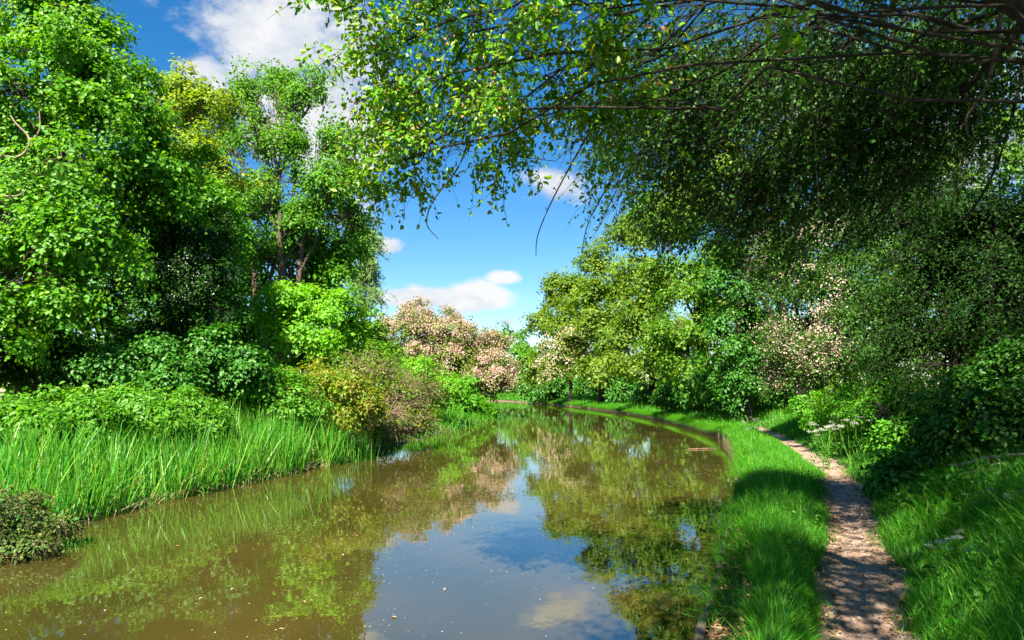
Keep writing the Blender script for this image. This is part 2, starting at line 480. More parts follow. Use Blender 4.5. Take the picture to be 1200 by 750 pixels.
def lobe_points(lobes, n, shell=.45, gap=-.35, gapf=1.3, low=.35, boughy=9):
    """twig points through the lobes: each lobe is broken into leafy boughs, each bough into twigs, thinned by a 3-D noise so that crowns have holes"""
    ar = np.array([(l.r[0] * l.r[2] + l.r[0] * l.r[1] + l.r[1] * l.r[2]) for l in lobes]); ar = ar / ar.sum()
    nb = max(int(n * 1.9 / boughy), len(lobes) * 3)
    which = rng.choice(len(lobes), nb, p=ar)
    C = np.array([l.c for l in lobes])[which]; Rr = np.array([l.r for l in lobes])[which]
    u = unit(rnd3(nb))
    ok = (u[:, 2] > -.55) | (rng.random(nb) < low)
    which, C, Rr, u = which[ok], C[ok], Rr[ok], u[ok]; nb = len(u)
    rr = rng.random(nb) ** shell
    bump = 1 + .22 * noise(u * 1.6 + C * .7, 1.0) + .12 * noise(u * 4 + C, 1.0)
    B = C + u * Rr * (rr * bump)[:, None]
    k = rng.integers(0, nb, int(n * 1.9))
    # a bough: a flattish drooping tongue of twigs pointing outwards
    o = unit(u[k] + np.array([0, 0, .25]))
    tt = rng.uniform(-.6, 1, len(k))
    sz = (Rr[k].mean(1) * rng.uniform(.16, .34, nb)[k])[:, None]
    P = B[k] + o * sz * tt[:, None] + rnd3(len(k)) * sz * np.array([.5, .5, .30]) * (1.05 - .5 * np.abs(tt))[:, None] - np.array([0, 0, 1.]) * sz * .45 * (np.maximum(tt, 0) ** 2)[:, None]
    uu = unit(u[k] * .6 + unit(P - B[k]) * .5)
    keep = noise(P / Rr[k].mean(1)[:, None] * 1.2 + 7, gapf * 1.4) > gap
    idx = np.nonzero(keep)[0][:n]
    return P[idx], uu[idx], which[k][idx]

def clusters(mb, Pc, U, per, rc, L, wid, m=0, shape='hex', up=.6, droop=.25, spread=.30, rvar=.35, flat=.12, tint=.5):
    n = len(Pc)
    o = unit(U * .7 + np.array([0, 0, up]) + rnd3(n) * .3)
    k = per
    idx = np.repeat(np.arange(n), k)
    N_ = len(idx)
    a = unit(np.cross(o, rnd3(n))); b = np.cross(o, a)
    rcs = rc * (1 + rvar * rng.normal(size=n)).clip(.4, 1.9)
    th = rng.uniform(0, 6.283, N_); rr = np.sqrt(rng.random(N_))
    rad = a[idx] * np.cos(th)[:, None] + b[idx] * np.sin(th)[:, None]
    P = Pc[idx] + rad * (rr * rcs[idx])[:, None] + o[idx] * ((-.4 * rr ** 2 + rng.normal(size=N_) * flat * 2) * rcs[idx])[:, None]
    Nn = unit(o[idx] + rad * (.6 * rr)[:, None] + rnd3(N_) * spread)
    D = rad + rnd3(N_) * .5 - np.array([0, 0, droop])
    D = D - Nn * (D * Nn).sum(1, keepdims=True) * .8
    Ls = L * rng.uniform(.45, 1.35, N_) * (1 + .18 * rng.normal(size=n).clip(-1.5, 1.5))[idx]
    ct = rng.random(n)
    r = (tint * ct[idx] + (1 - tint) * rng.random(N_))
    add_leaves(mb, P, D, Nn, Ls, wid, m, shape, r)

def strings(mb, S, V, length, per, L, wid, twig_m, leaf_m, M_=6, rad=.004, grav=.5, kink=.08, shape='hex', bare=.0, both=True):
    """hanging twigs with leaves along them"""
    n = len(S)
    ln = length * rng.uniform(.45, 1.25, n)
    P = np.zeros((n, M_, 3)); P[:, 0] = S
    d = unit(V)
    for i in range(1, M_):
        d = unit(d + np.array([0, 0, -grav / (M_ - 1)]) + rnd3(n) * kink)
        P[:, i] = P[:, i - 1] + d * (ln / (M_ - 1))[:, None]
    rads = np.linspace(1, .35, M_)[None] * rad * rng.uniform(.7, 1.5, n)[:, None]
    add_tubes(mb, P, rads, twig_m, 3)
    if per:
        lv = np.nonzero(rng.random(n) >= bare)[0]
        idx = np.repeat(lv, per)
        t = rng.uniform(.05, 1, len(idx)) * (M_ - 1)
        i0 = np.minimum(t.astype(int), M_ - 2); f = (t - i0)[:, None]
        B = P[idx, i0] * (1 - f) + P[idx, i0 + 1] * f
        T = unit(P[idx, i0 + 1] - P[idx, i0])
        D = T * .5 + rnd3(len(idx)) * .7 - np.array([0, 0, .25])
        Nn = unit(rnd3(len(idx)) * .8 + np.array([0, 0, .7]))
        tt = rng.random(n)
        add_leaves(mb, B, D, Nn, L * rng.uniform(.6, 1.25, len(idx)), wid, leaf_m, shape, .5 * tt[idx] + .5 * rng.random(len(idx)))
    return P

def plant(name, cat, label, base, lobes, leaf, bark='bark', n=600, per=22, rc=.35, L=.12, wid=.7, shape='hex',
          trunk_r=.18, trunk_top=None, stems=1, limb=True, twigs=.5, blossom=None, group=None, shell=.45, gap=-.35, up=.6, spread=.28,
          droop=.25, hang=None, twig_r=.012, low=.35, tint=.5, trunk_name='trunk', gapf=1.3, limb_r=.62, kmin=4, lean=.55):
    bx, by = base
    bz = float(H(bx, by)[0]) - .05
    root = empty(name, (bx, by, bz))
    tag(root, label, cat, group)
    org = np.array([bx, by, bz])
    cen = np.mean([l.c for l in lobes], 0)
    zt = trunk_top if trunk_top is not None else bz + .55 * (max(l.c[2] for l in lobes) - bz)
    # trunk(s)
    tops = []
    tr_objs = []
    for s in range(stems):
        off = np.zeros(3) if stems == 1 else np.array([rng.uniform(-1, 1) * trunk_r * 3, rng.uniform(-1, 1) * trunk_r * 3, 0])
        top_ = np.array([bx + (cen[0] - bx) * lean, by + (cen[1] - by) * lean, zt]) + (off * 4 if stems > 1 else 0)
        P = curve_pts((org + off)[None], top_[None], 9, 0, .006)
        rr = np.linspace(1.25, .5, 9); rr[0] = 1.6; rr[1] = 1.25
        b = MB(); add_tubes(b, P, (rr * trunk_r)[None], 0, 10)
        to = b.build(trunk_name, M[bark], root, smooth=True, origin=org)
        tops.append(P[0]); tr_objs.append(to)
    nodes = []
    for i, l in enumerate(lobes):
        P0 = tops[i % stems]
        k = kmin + rng.integers(0, 9 - kmin)
        a = P0[k]; e = l.c + np.array([0, 0, .35 * l.r[2]])
        P = curve_pts(a[None], e[None], 8, .10, .03)
        r0 = trunk_r * (limb_r - .05 * limb_r * k)
        nodes.append(P[0])
        if limb:
            b = MB(); add_tubes(b, P, np.linspace(r0, max(r0 * .2, .008), 8)[None], 0, 6)
            b.build('limb', M[bark], tr_objs[i % stems], smooth=True, origin=org)
    # crown: twigs and leaves
    mb = MB()
    Pc, U, wh = lobe_points(lobes, n, shell, gap, gapf, low)
    if twigs > 0:
        k = int(len(Pc) * twigs)
        sel = rng.choice(len(Pc), k, replace=False)
        nd_ = np.array(nodes)[wh[sel]]
        st = nd_[np.arange(k), rng.integers(4, 8, k)]
        P = curve_pts(st, Pc[sel], 5, .06, .05)
        add_tubes(mb, P, np.linspace(1, .35, 5)[None] * twig_r * rng.uniform(.6, 1.5, k)[:, None], 1, 3)
    if hang:
        strings(mb, Pc, U * hang.get('out', .6) + np.array(hang.get('v', (0, 0, -.3))) + rnd3(len(Pc)) * .3, hang['len'], hang['per'], L, wid, 1, 0,
                rad=hang.get('rad', .004), grav=hang.get('grav', .9), shape=shape, bare=hang.get('bare', 0), kink=hang.get('kink', .08))
    if per:
        clusters(mb, Pc, U, per, rc, L, wid, 0, shape, up=up, spread=spread, droop=droop, tint=tint)
    co = mb.build('crown', [M[leaf], M[bark]], root, origin=org)
    if blossom:
        bb = MB()
        frac, bper, brc, bL, bm, sel_f = blossom
        ok = np.nonzero((rng.random(len(Pc)) < frac) & (sel_f(Pc) if sel_f else True))[0]
        if len(ok):
            clusters(bb, Pc[ok] + U[ok] * rc * .25 + np.array([0, 0, rc * .12]), U[ok], bper, brc, bL, .9, 0, 'kite', up=.5, spread=.6, tint=.3)
            bb.build('blossom', M[bm], co, origin=org)
    return root

def G(px, Y):
    """ground x under photo column px at distance Y"""
    return (float(W(px, HORIZON, Y)[0]), float(Y))

# ---- left bank, far to near
plant('background_tree', 'tree', 'dark green tree filling the wood behind the big leafy tree on the left', G(60, 30),
      [PL(-60, 180, 30, 110, 120, 3.5), PL(60, 250, 30, 110, 110, 3.5), PL(150, 330, 30, 110, 90, 3.5), PL(20, 390, 29, 120, 60, 3)], 'shade', 'bark_dark', n=900, per=26, rc=.6, L=.2, trunk_r=.28)
plant('background_tree', 'tree', 'dark green tree behind the yellow-topped tree, low in the wood', G(250, 36),
      [PL(230, 320, 36, 80, 90, 3.5), PL(290, 380, 36, 80, 60, 3.5), PL(340, 410, 35, 70, 45, 3)], 'shade', 'bark_dark', n=800, per=26, rc=.6, L=.2, trunk_r=.25)
plant('yellow_tree', 'tree', 'tall tree with yellowish young leaves between the big leafy tree and the airy ash', G(222, 26),
      [PL(213, 105, 26, 34, 34), PL(190, 140, 26.5, 36, 40), PL(240, 125, 25.5, 34, 38), PL(222, 180, 25, 44, 44), PL(252, 215, 25, 36, 44), PL(200, 225, 26, 44, 44)], 'yellow', 'bark',
      n=950, per=20, rc=.42, L=.13, trunk_r=.2, gap=-.3, shell=.5)
plant('green_tree', 'tree', 'leafy mid-green tree under the yellow-topped tree, drooping over the dark hawthorn', G(255, 23),
      [PL(205, 250, 22, 42, 44), PL(245, 255, 22, 40, 44), PL(262, 305, 22, 36, 44), PL(222, 200, 22.5, 34, 34)], 'sycamore', 'bark', n=520, per=22, rc=.4, L=.13, trunk_r=.17)
plant('ash_tree', 'tree', 'tall airy ash tree with bare stems and sky showing through its crown', G(335, 33),
      [PL(282, 105, 33, 34, 30), PL(325, 95, 34, 36, 28), PL(362, 115, 33, 34, 32), PL(395, 165, 33, 30, 36), PL(300, 160, 33, 38, 36), PL(345, 170, 32, 36, 36), PL(385, 215, 32, 36, 36),
       PL(310, 225, 32, 40, 40), PL(350, 260, 32, 40, 40), PL(290, 290, 31, 40, 40), PL(412, 205, 34, 16, 22), PL(255, 150, 34, 30, 50), PL(270, 235, 33, 36, 40), PL(420, 255, 35, 18, 30)], 'ash', 'bark', n=1900, per=20, rc=.5, L=.16, wid=.5, trunk_r=.2, stems=3,
      gap=-.12, shell=.6, twigs=.7, twig_r=.02, spread=.5)
plant('green_tree', 'tree', 'dense bright green tree on the right flank of the airy ash', G(385, 36),
      [PL(392, 235, 36, 30, 34), PL(378, 280, 35, 40, 36), PL(400, 300, 35, 30, 36), PL(345, 300, 34, 34, 34), PL(372, 330, 34, 42, 30)], 'sycamore', 'bark', n=620, per=22, rc=.55, L=.17, trunk_r=.22)
plant('willow_tree', 'tree', 'pale grey-green willow beside the gap of open sky on the left', G(425, 57),
      [PL(418, 280, 57, 20, 30), PL(432, 300, 57, 18, 34), PL(415, 330, 57, 22, 34), PL(438, 340, 57, 14, 30)], 'willow', 'bark_pale', n=640, per=10, rc=.5, L=.22, wid=.35, trunk_r=.16, gap=-.1,
      hang=dict(len=1.3, per=8, rad=.012))
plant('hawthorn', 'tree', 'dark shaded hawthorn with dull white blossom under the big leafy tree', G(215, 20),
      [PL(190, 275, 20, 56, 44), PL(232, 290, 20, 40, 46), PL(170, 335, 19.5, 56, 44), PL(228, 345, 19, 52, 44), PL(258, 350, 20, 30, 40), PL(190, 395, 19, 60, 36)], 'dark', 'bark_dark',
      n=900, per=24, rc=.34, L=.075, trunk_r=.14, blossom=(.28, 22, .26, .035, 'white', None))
plant('sycamore_tree', 'tree', 'big leafy sycamore filling the upper left corner', G(35, 18.5),
      [PL(50, 20, 18, 86, 60), PL(105, 75, 17.5, 72, 56), PL(35, 120, 16.8, 84, 60), PL(138, 140, 17.5, 52, 52), PL(150, 205, 18, 62, 50), PL(70, 205, 16.5, 80, 56), PL(185, 225, 18.5, 44, 46),
       PL(10, 270, 16.2, 80, 60), PL(95, 285, 16, 64, 48), PL(60, 345, 15.6, 62, 42), PL(-110, 100, 17, 120, 130), PL(50, -80, 18, 100, 70), PL(-90, 300, 17, 110, 110), PL(0, 385, 16.2, 60, 40)],
      'sycamore', 'bark', n=3700, per=34, rc=.40, L=.105, wid=.85, trunk_r=.30, twig_r=.014, gap=-.25)
# understorey of the left bank
def bush(label, px, Y, lobes, leaf, name='shrub', cat='shrub', **kw):
    a = dict(n=320, per=22, rc=.28, L=.09, trunk_r=.014, stems=3, trunk_top=float(H(*G(px, Y))[0]) + .5, twigs=.35, trunk_name='stem', twig_r=.006, limb=False, low=.5)
    a.update(kw)
    return plant(name, cat, label, G(px, Y), lobes, leaf, **a)
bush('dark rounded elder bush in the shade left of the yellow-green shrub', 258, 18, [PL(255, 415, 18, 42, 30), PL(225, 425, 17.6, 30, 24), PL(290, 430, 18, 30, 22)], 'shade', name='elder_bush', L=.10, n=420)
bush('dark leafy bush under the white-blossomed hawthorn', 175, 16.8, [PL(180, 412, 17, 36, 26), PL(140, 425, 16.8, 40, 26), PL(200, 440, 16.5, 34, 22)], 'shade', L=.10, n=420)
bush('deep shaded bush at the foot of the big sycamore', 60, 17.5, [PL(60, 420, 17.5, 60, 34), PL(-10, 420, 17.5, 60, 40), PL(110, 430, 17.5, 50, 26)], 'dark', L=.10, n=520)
bush('yellow-green shrub lit by the sun in front of the ash', 360, 25, [PL(345, 360, 25, 40, 34), PL(388, 368, 25, 42, 32), PL(350, 395, 24, 44, 24), PL(412, 385, 25.5, 26, 22), PL(330, 345, 26, 20, 18)], 'bright', L=.13, n=640, rc=.36)
bush('pale lime shrub running up to the pink blossom bush', 478, 36, [PL(455, 425, 36, 34, 22), PL(488, 442, 35, 34, 22), PL(455, 445, 34, 40, 20), PL(515, 452, 38, 28, 18), PL(432, 415, 33, 26, 22)], 'bright', L=.15, n=640, rc=.45)
plant('pink_hawthorn', 'tree', 'large round hawthorn covered in pink blossom beside the bend', G(515, 51),
      [PL(483, 378, 52, 36, 26), PL(520, 392, 51, 38, 28), PL(560, 410, 51, 32, 26), PL(583, 432, 50, 20, 20), PL(540, 435, 50, 38, 26), PL(500, 420, 51, 40, 30), PL(470, 415, 52, 30, 24), PL(575, 450, 50, 20, 14)],
      'olive', 'bark', n=1700, per=16, rc=.5, L=.16, trunk_r=.2, stems=2, blossom=(1.0, 46, .5, .095, 'pink', lambda p: noise(p, .55) > -.6))
bush('reddish bramble with copper young leaves above the reeds', 395, 20.5, [PL(400, 455, 20.5, 42, 28), PL(360, 450, 21, 40, 24), PL(430, 475, 21, 34, 28), PL(385, 485, 20, 34, 20)], 'red', name='bramble', n=520, L=.085, rc=.26)
bush('green bramble between the reeds and the copper bramble', 320, 19, [PL(315, 455, 19, 44, 24), PL(275, 462, 18.5, 40, 22), PL(340, 475, 19, 40, 18)], 'nettle', name='bramble', n=460, L=.09)
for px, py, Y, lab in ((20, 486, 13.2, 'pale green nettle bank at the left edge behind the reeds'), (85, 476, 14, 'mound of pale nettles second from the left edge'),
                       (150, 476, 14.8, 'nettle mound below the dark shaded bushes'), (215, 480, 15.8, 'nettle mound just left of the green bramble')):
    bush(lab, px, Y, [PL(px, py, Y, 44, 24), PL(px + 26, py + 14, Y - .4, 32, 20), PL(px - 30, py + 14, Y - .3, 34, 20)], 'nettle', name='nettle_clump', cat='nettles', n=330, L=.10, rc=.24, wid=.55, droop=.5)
bush('low light green bush trailing in the water at the left side of the bend', 545, 47, [PL(530, 470, 47, 32, 18), PL(560, 478, 48, 20, 13), PL(505, 470, 46, 26, 22), PL(535, 455, 48, 26, 14), PL(573, 482, 48, 11, 8)], 'lime', L=.16, n=620, rc=.42)
bush('dark bramble with withered leaves hanging over the water in the lower left corner', 20, 8.9, [PL(5, 612, 8.9, 40, 26), PL(60, 630, 8.9, 24, 14), PL(-40, 610, 8.6, 50, 40), PL(20, 592, 9.4, 30, 14), PL(28, 640, 8.6, 34, 16), PL(78, 614, 9.3, 22, 10)], 'bramble_dark', name='bramble', n=620, L=.045, rc=.14, per=16, hang=dict(len=.35, per=5, rad=.003, v=(.5, -.3, .1), grav=1.4, kink=.15, bare=.3))

# twiggy dead bush overhanging the water
def twig_bush():
    bx, by = G(448, 23.5)
    bx = float(XL(by)) - .5
    bz = float(H(bx, by)[0]) - .05
    root = empty('twiggy_bush', (bx, by, bz)); org = np.array([bx, by, bz])
    tag(root, 'twiggy brown bush with dead branches bending down to the water', 'bush')
    lob = [PL(432, 438, 23.8, 50, 32), PL(475, 462, 24, 46, 32), PL(442, 495, 22.8, 44, 26), PL(492, 495, 23.8, 28, 22)]
    b = MB()
    for i in range(9):
        e = lob[i % 4].c + rnd3(1)[0] * .4
        P = curve_pts(org[None] + rnd3(1) * .15 * np.array([1, 1, 0]), e[None], 8, .12, .04)
        b2 = MB(); add_tubes(b2, P, np.linspace(.04, .012, 8)[None], 0, 6)
        b2.build('stem', M['twig_dead'], root, smooth=True, origin=org)
    Pc, U, wh = lobe_points(lob, 1700, .6, -.9, 1, 1)
    st = np.array([l.c for l in lob])[wh] * .55 + (org + np.array([0, 0, .5])) * .45
    P = curve_pts(st + rnd3(len(st)) * .25, Pc, 6, .08, .05)
    add_tubes(b, P, np.linspace(1, .4, 6)[None] * .011 * rng.uniform(.6, 1.6, len(Pc))[:, None], 0, 3)
    # arching twigs that dip to the water
    S = Pc[:170]
    strings(b, S, np.array([.7, -.35, .1]) + rnd3(len(S)) * .6, 1.0, 0, .1, .5, 0, 0, M_=8, rad=.009, grav=1.3, kink=.2)
    b.build('twig_tangle', M['twig_dead'], root, origin=org)
    c = MB()
    s = Pc[rng.random(len(Pc)) < .5]
    clusters(c, s, unit(rnd3(len(s))), 14, .26, .075, .7, 0, 'hex')
    c.build('crown', M['olive'], root, origin=org)
twig_bush()

# ---- centre: far trees round the bend
plant('far_tree', 'tree', 'small far green tree closing the canal beyond the pink blossom', G(575, 165), [PL(570, 405, 165, 18, 20), PL(588, 398, 165, 14, 20), PL(560, 420, 165, 20, 20)], 'mid', n=420, per=18, rc=1.3, L=.5, trunk_r=.4)
plant('far_tree', 'tree', 'far dark tree just left of the tall towpath trees', G(612, 150), [PL(608, 410, 150, 14, 22), PL(618, 430, 148, 18, 26), PL(596, 435, 150, 18, 22)], 'sycamore', n=420, per=18, rc=1.2, L=.45, trunk_r=.4)
bush('dark hedge bush under the far trees at the end of the water', 590, 140, [PL(590, 450, 140, 24, 14), PL(615, 455, 140, 20, 12)], 'shade', L=.5, n=260, rc=1.0, trunk_r=.2)

# ---- right bank, far to near
plant('tall_tree', 'tree', 'tall olive-green tree farthest along the towpath, beside the open sky', G(655, 108),
      [PL(650, 335, 108, 24, 24), PL(672, 340, 106, 22, 28), PL(642, 375, 106, 24, 28), PL(668, 385, 104, 28, 30), PL(648, 420, 104, 30, 26), PL(630, 445, 104, 22, 20)], 'olive', 'bark_dark', n=1000, per=22, rc=1.1, L=.36, trunk_r=.4)
plant('blossom_tree', 'tree', 'small hawthorn with buff blossom below the tall olive trees', G(668, 88), [PL(662, 410, 88, 22, 22), PL(680, 400, 87, 18, 20), PL(652, 432, 87, 20, 18), PL(690, 420, 86, 22, 18)],
      'olive', 'bark_dark', n=560, per=16, rc=.8, L=.28, trunk_r=.22, blossom=(.6, 16, .8, .22, 'cream', None))
plant('tall_tree', 'tree', 'olive-green tree leaning over the bank, second from the open sky', G(705, 80),
      [PL(702, 308, 80, 26, 26), PL(690, 350, 79, 26, 28), PL(722, 340, 78, 30, 32), PL(706, 385, 78, 34, 30), PL(735, 395, 76, 34, 30), PL(712, 428, 76, 40, 22)], 'olive', 'bark_dark', n=1050, per=22, rc=.9, L=.30, trunk_r=.36)
plant('tall_tree', 'tree', 'yellow-green tall tree above the middle of the towpath bank', G(765, 62),
      [PL(745, 268, 62, 30, 30), PL(785, 270, 60, 34, 36), PL(742, 325, 61, 30, 32), PL(775, 330, 60, 40, 36), PL(750, 375, 59, 38, 32), PL(790, 395, 58, 40, 36), PL(756, 425, 58, 40, 22)], 'olive', 'bark_dark', n=1250, per=22, rc=.78, L=.25, trunk_r=.34)
plant('leafy_tree', 'tree', 'broad fresh green tree with ragged hanging sprays in front of the tall olive trees', G(825, 46),
      [PL(815, 245, 46, 44, 44), PL(770, 250, 47, 36, 34), PL(840, 310, 44, 48, 44), PL(800, 340, 45, 40, 40), PL(845, 365, 43, 44, 40), PL(805, 400, 43, 46, 32), PL(800, 435, 42, 40, 22)], 'mid', 'bark_dark', n=1350, per=24, rc=.58, L=.19, trunk_r=.30)
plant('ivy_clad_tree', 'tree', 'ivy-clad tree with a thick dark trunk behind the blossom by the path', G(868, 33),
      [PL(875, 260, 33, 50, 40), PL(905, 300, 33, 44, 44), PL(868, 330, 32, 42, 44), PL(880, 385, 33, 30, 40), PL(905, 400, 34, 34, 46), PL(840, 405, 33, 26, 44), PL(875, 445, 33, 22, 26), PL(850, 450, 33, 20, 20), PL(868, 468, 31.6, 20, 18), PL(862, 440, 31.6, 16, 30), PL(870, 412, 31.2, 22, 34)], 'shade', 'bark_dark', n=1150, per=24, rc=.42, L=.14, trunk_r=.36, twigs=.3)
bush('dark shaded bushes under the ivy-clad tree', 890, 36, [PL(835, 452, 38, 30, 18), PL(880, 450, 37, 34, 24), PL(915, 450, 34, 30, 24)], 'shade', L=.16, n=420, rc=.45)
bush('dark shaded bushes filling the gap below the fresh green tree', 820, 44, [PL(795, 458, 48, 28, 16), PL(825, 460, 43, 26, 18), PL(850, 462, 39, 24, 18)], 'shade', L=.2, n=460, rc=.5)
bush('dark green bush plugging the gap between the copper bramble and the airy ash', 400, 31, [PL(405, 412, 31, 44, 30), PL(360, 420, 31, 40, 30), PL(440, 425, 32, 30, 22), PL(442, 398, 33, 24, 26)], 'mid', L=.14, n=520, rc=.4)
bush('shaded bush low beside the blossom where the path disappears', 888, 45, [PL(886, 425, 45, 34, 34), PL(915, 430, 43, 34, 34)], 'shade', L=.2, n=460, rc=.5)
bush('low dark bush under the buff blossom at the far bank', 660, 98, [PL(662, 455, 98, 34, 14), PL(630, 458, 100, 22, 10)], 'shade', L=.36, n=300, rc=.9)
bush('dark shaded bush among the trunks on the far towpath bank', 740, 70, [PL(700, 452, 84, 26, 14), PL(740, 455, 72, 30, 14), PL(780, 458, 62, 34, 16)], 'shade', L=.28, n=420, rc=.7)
plant('background_tree', 'tree', 'pale leafy tree behind the dark hanging twigs at the upper right', G(1130, 27),
      [PL(1060, 230, 27, 70, 60), PL(1150, 180, 27, 70, 70), PL(980, 180, 28, 70, 60), PL(1200, 270, 26, 80, 80), PL(1100, 320, 27, 90, 70), PL(1250, 120, 26, 80, 80), PL(1010, 290, 28, 60, 60), PL(940, 90, 29, 80, 70), PL(1040, 80, 28, 70, 60), PL(865, 120, 30, 60, 60), PL(1130, 60, 26, 60, 50)], 'mid', 'bark_dark', n=2600, per=20, rc=.45, L=.13, trunk_r=.3, gap=-.2)
plant('leafy_tree', 'tree', 'sunlit yellowish tree seen through the dark hanging twigs', G(945, 31),
      [PL(800, 215, 30, 40, 40), PL(850, 190, 30, 50, 46), PL(900, 220, 30, 46, 40), PL(930, 160, 30, 50, 50)], 'yellow', 'bark_dark', n=620, per=20, rc=.45, L=.13, trunk_r=.24, gap=-.1)
plant('blossom_tree', 'tree', 'drooping hawthorn with pinkish cream blossom where the path disappears', G(958, 24.5),
      [PL(905, 300, 22, 30, 36), PL(940, 320, 21.5, 48, 50), PL(985, 345, 20.5, 54, 54), PL(950, 395, 21, 50, 48), PL(1005, 410, 19.5, 56, 44), PL(925, 435, 21.5, 30, 28), PL(1040, 360, 19.5, 50, 50), PL(975, 270, 21, 60, 40)],
      'haw', 'bark_dark', n=1700, per=20, rc=.34, L=.07, trunk_r=.17, blossom=(.95, 36, .38, .05, 'cream', lambda p: (noise(p, .5) > -.8) & (noise(p, 1.1) > -.5) & (p[:, 0] / p[:, 1] < .50)), hang=dict(len=.8, per=12, rad=.006, v=(-.4, -.2, -.3)), twig_r=.01)
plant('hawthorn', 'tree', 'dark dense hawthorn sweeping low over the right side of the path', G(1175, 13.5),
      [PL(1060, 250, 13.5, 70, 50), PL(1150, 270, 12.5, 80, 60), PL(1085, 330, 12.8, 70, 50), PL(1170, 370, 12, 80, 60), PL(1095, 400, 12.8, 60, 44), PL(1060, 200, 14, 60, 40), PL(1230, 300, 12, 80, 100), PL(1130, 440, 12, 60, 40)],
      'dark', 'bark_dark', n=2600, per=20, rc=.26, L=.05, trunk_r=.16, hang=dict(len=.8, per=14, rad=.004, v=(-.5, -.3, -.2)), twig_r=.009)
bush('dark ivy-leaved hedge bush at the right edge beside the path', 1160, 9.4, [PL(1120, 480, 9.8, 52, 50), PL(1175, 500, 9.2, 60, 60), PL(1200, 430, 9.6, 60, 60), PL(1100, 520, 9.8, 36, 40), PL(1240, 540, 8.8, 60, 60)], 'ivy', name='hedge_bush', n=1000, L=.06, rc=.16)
bush('yellow-green bush on top of the bank at the right of the path', 1045, 16, [PL(1040, 455, 16, 34, 22), PL(1062, 470, 15.4, 28, 20), PL(1005, 470, 17, 34, 18)], 'bright', n=420, L=.08, rc=.24)
bush('lush bright weeds on the sunlit bank above the path', 985, 18, [PL(955, 478, 19.5, 32, 17), PL(985, 482, 18, 36, 22), PL(1022, 492, 15.8, 38, 24), PL(1050, 512, 13.5, 34, 20)], 'lime', name='weed_clump', cat='weeds', n=420, L=.09, rc=.22, wid=.5)
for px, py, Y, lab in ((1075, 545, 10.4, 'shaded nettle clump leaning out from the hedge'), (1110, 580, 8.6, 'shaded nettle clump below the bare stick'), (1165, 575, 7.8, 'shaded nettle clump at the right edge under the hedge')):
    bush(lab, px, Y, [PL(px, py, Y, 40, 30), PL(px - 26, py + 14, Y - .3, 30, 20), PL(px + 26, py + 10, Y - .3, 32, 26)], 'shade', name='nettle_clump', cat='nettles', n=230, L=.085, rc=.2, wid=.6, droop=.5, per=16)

# ---- trees that overhang the camera
plant('overhanging_tree', 'tree', 'sunlit fruit tree reaching out over the water, with oval leaves and rusty spent blossom', (4.9, 1.6),
      [PL(395, 25, 5.6, 46, 30, .8), PL(440, 80, 5.5, 60, 46, .9), PL(455, 140, 5.4, 48, 40, .7), PL(500, 30, 5.2, 70, 46, 1), PL(520, 110, 5.2, 60, 50, .9), PL(480, 190, 5.3, 40, 26, .6), PL(585, 60, 4.9, 70, 60, 1),
       PL(590, 150, 5.2, 56, 44, .8), PL(650, 30, 4.5, 70, 40, .9), PL(660, 120, 5.2, 54, 60, .9), PL(720, 30, 4.2, 60, 40, .8), PL(905, 30, 3.5, 34, 34, .2), PL(730, 150, 5.4, 50, 60, .9), PL(435, 205, 5.5, 26, 14, .4),
       PL(420, -60, 5.4, 100, 60, 1.2), PL(560, -60, 5, 120, 60, 1.2), PL(700, -70, 4.6, 110, 60, 1.2)],
      'apple', 'bark_dark', n=1300, per=10, rc=.12, L=.052, wid=.58, trunk_r=.16, trunk_top=4.6, twig_r=.004, limb_r=.07, twigs=.15, gap=-.45, shell=.6, up=.35, spread=.6, droop=.6, low=.9,
      hang=dict(len=.34, per=5, rad=.0024, v=(-.2, 0, -.3), grav=.9, kink=.16), blossom=(.5, 6, .09, .022, 'rust', None))
plant('overhanging_hawthorn', 'tree', 'dark hawthorn hanging a curtain of thin twigs over the towpath from the upper right', (9.4, 4.2),
      [PL(790, 50, 6.2, 60, 60, 1.2), PL(870, 110, 7, 80, 70, 1.4), PL(960, 50, 7, 90, 80, 1.5), PL(1050, 130, 7.6, 90, 80, 1.5), PL(800, 150, 7.6, 50, 70, 1.2), PL(890, 210, 8, 70, 40, 1.2), PL(1130, 60, 6.8, 90, 90, 1.5), PL(990, 190, 8.2, 80, 50, 1.3),
       Lobe((7.2, 5.2, 8.6), (1.5, 1.5, 1.0))],
      'hanging', 'bark_dark', n=2900, per=10, rc=.22, L=.046, wid=.65, trunk_r=.22, trunk_top=10.5, twig_r=.008, limb_r=.05, kmin=7, lean=.2, twigs=.12, gap=-.3, shell=.6, low=1,
      hang=dict(len=1.3, per=16, rad=.0032, v=(-.75, -.1, -.5), out=.2, grav=.45, kink=.12, bare=.12))

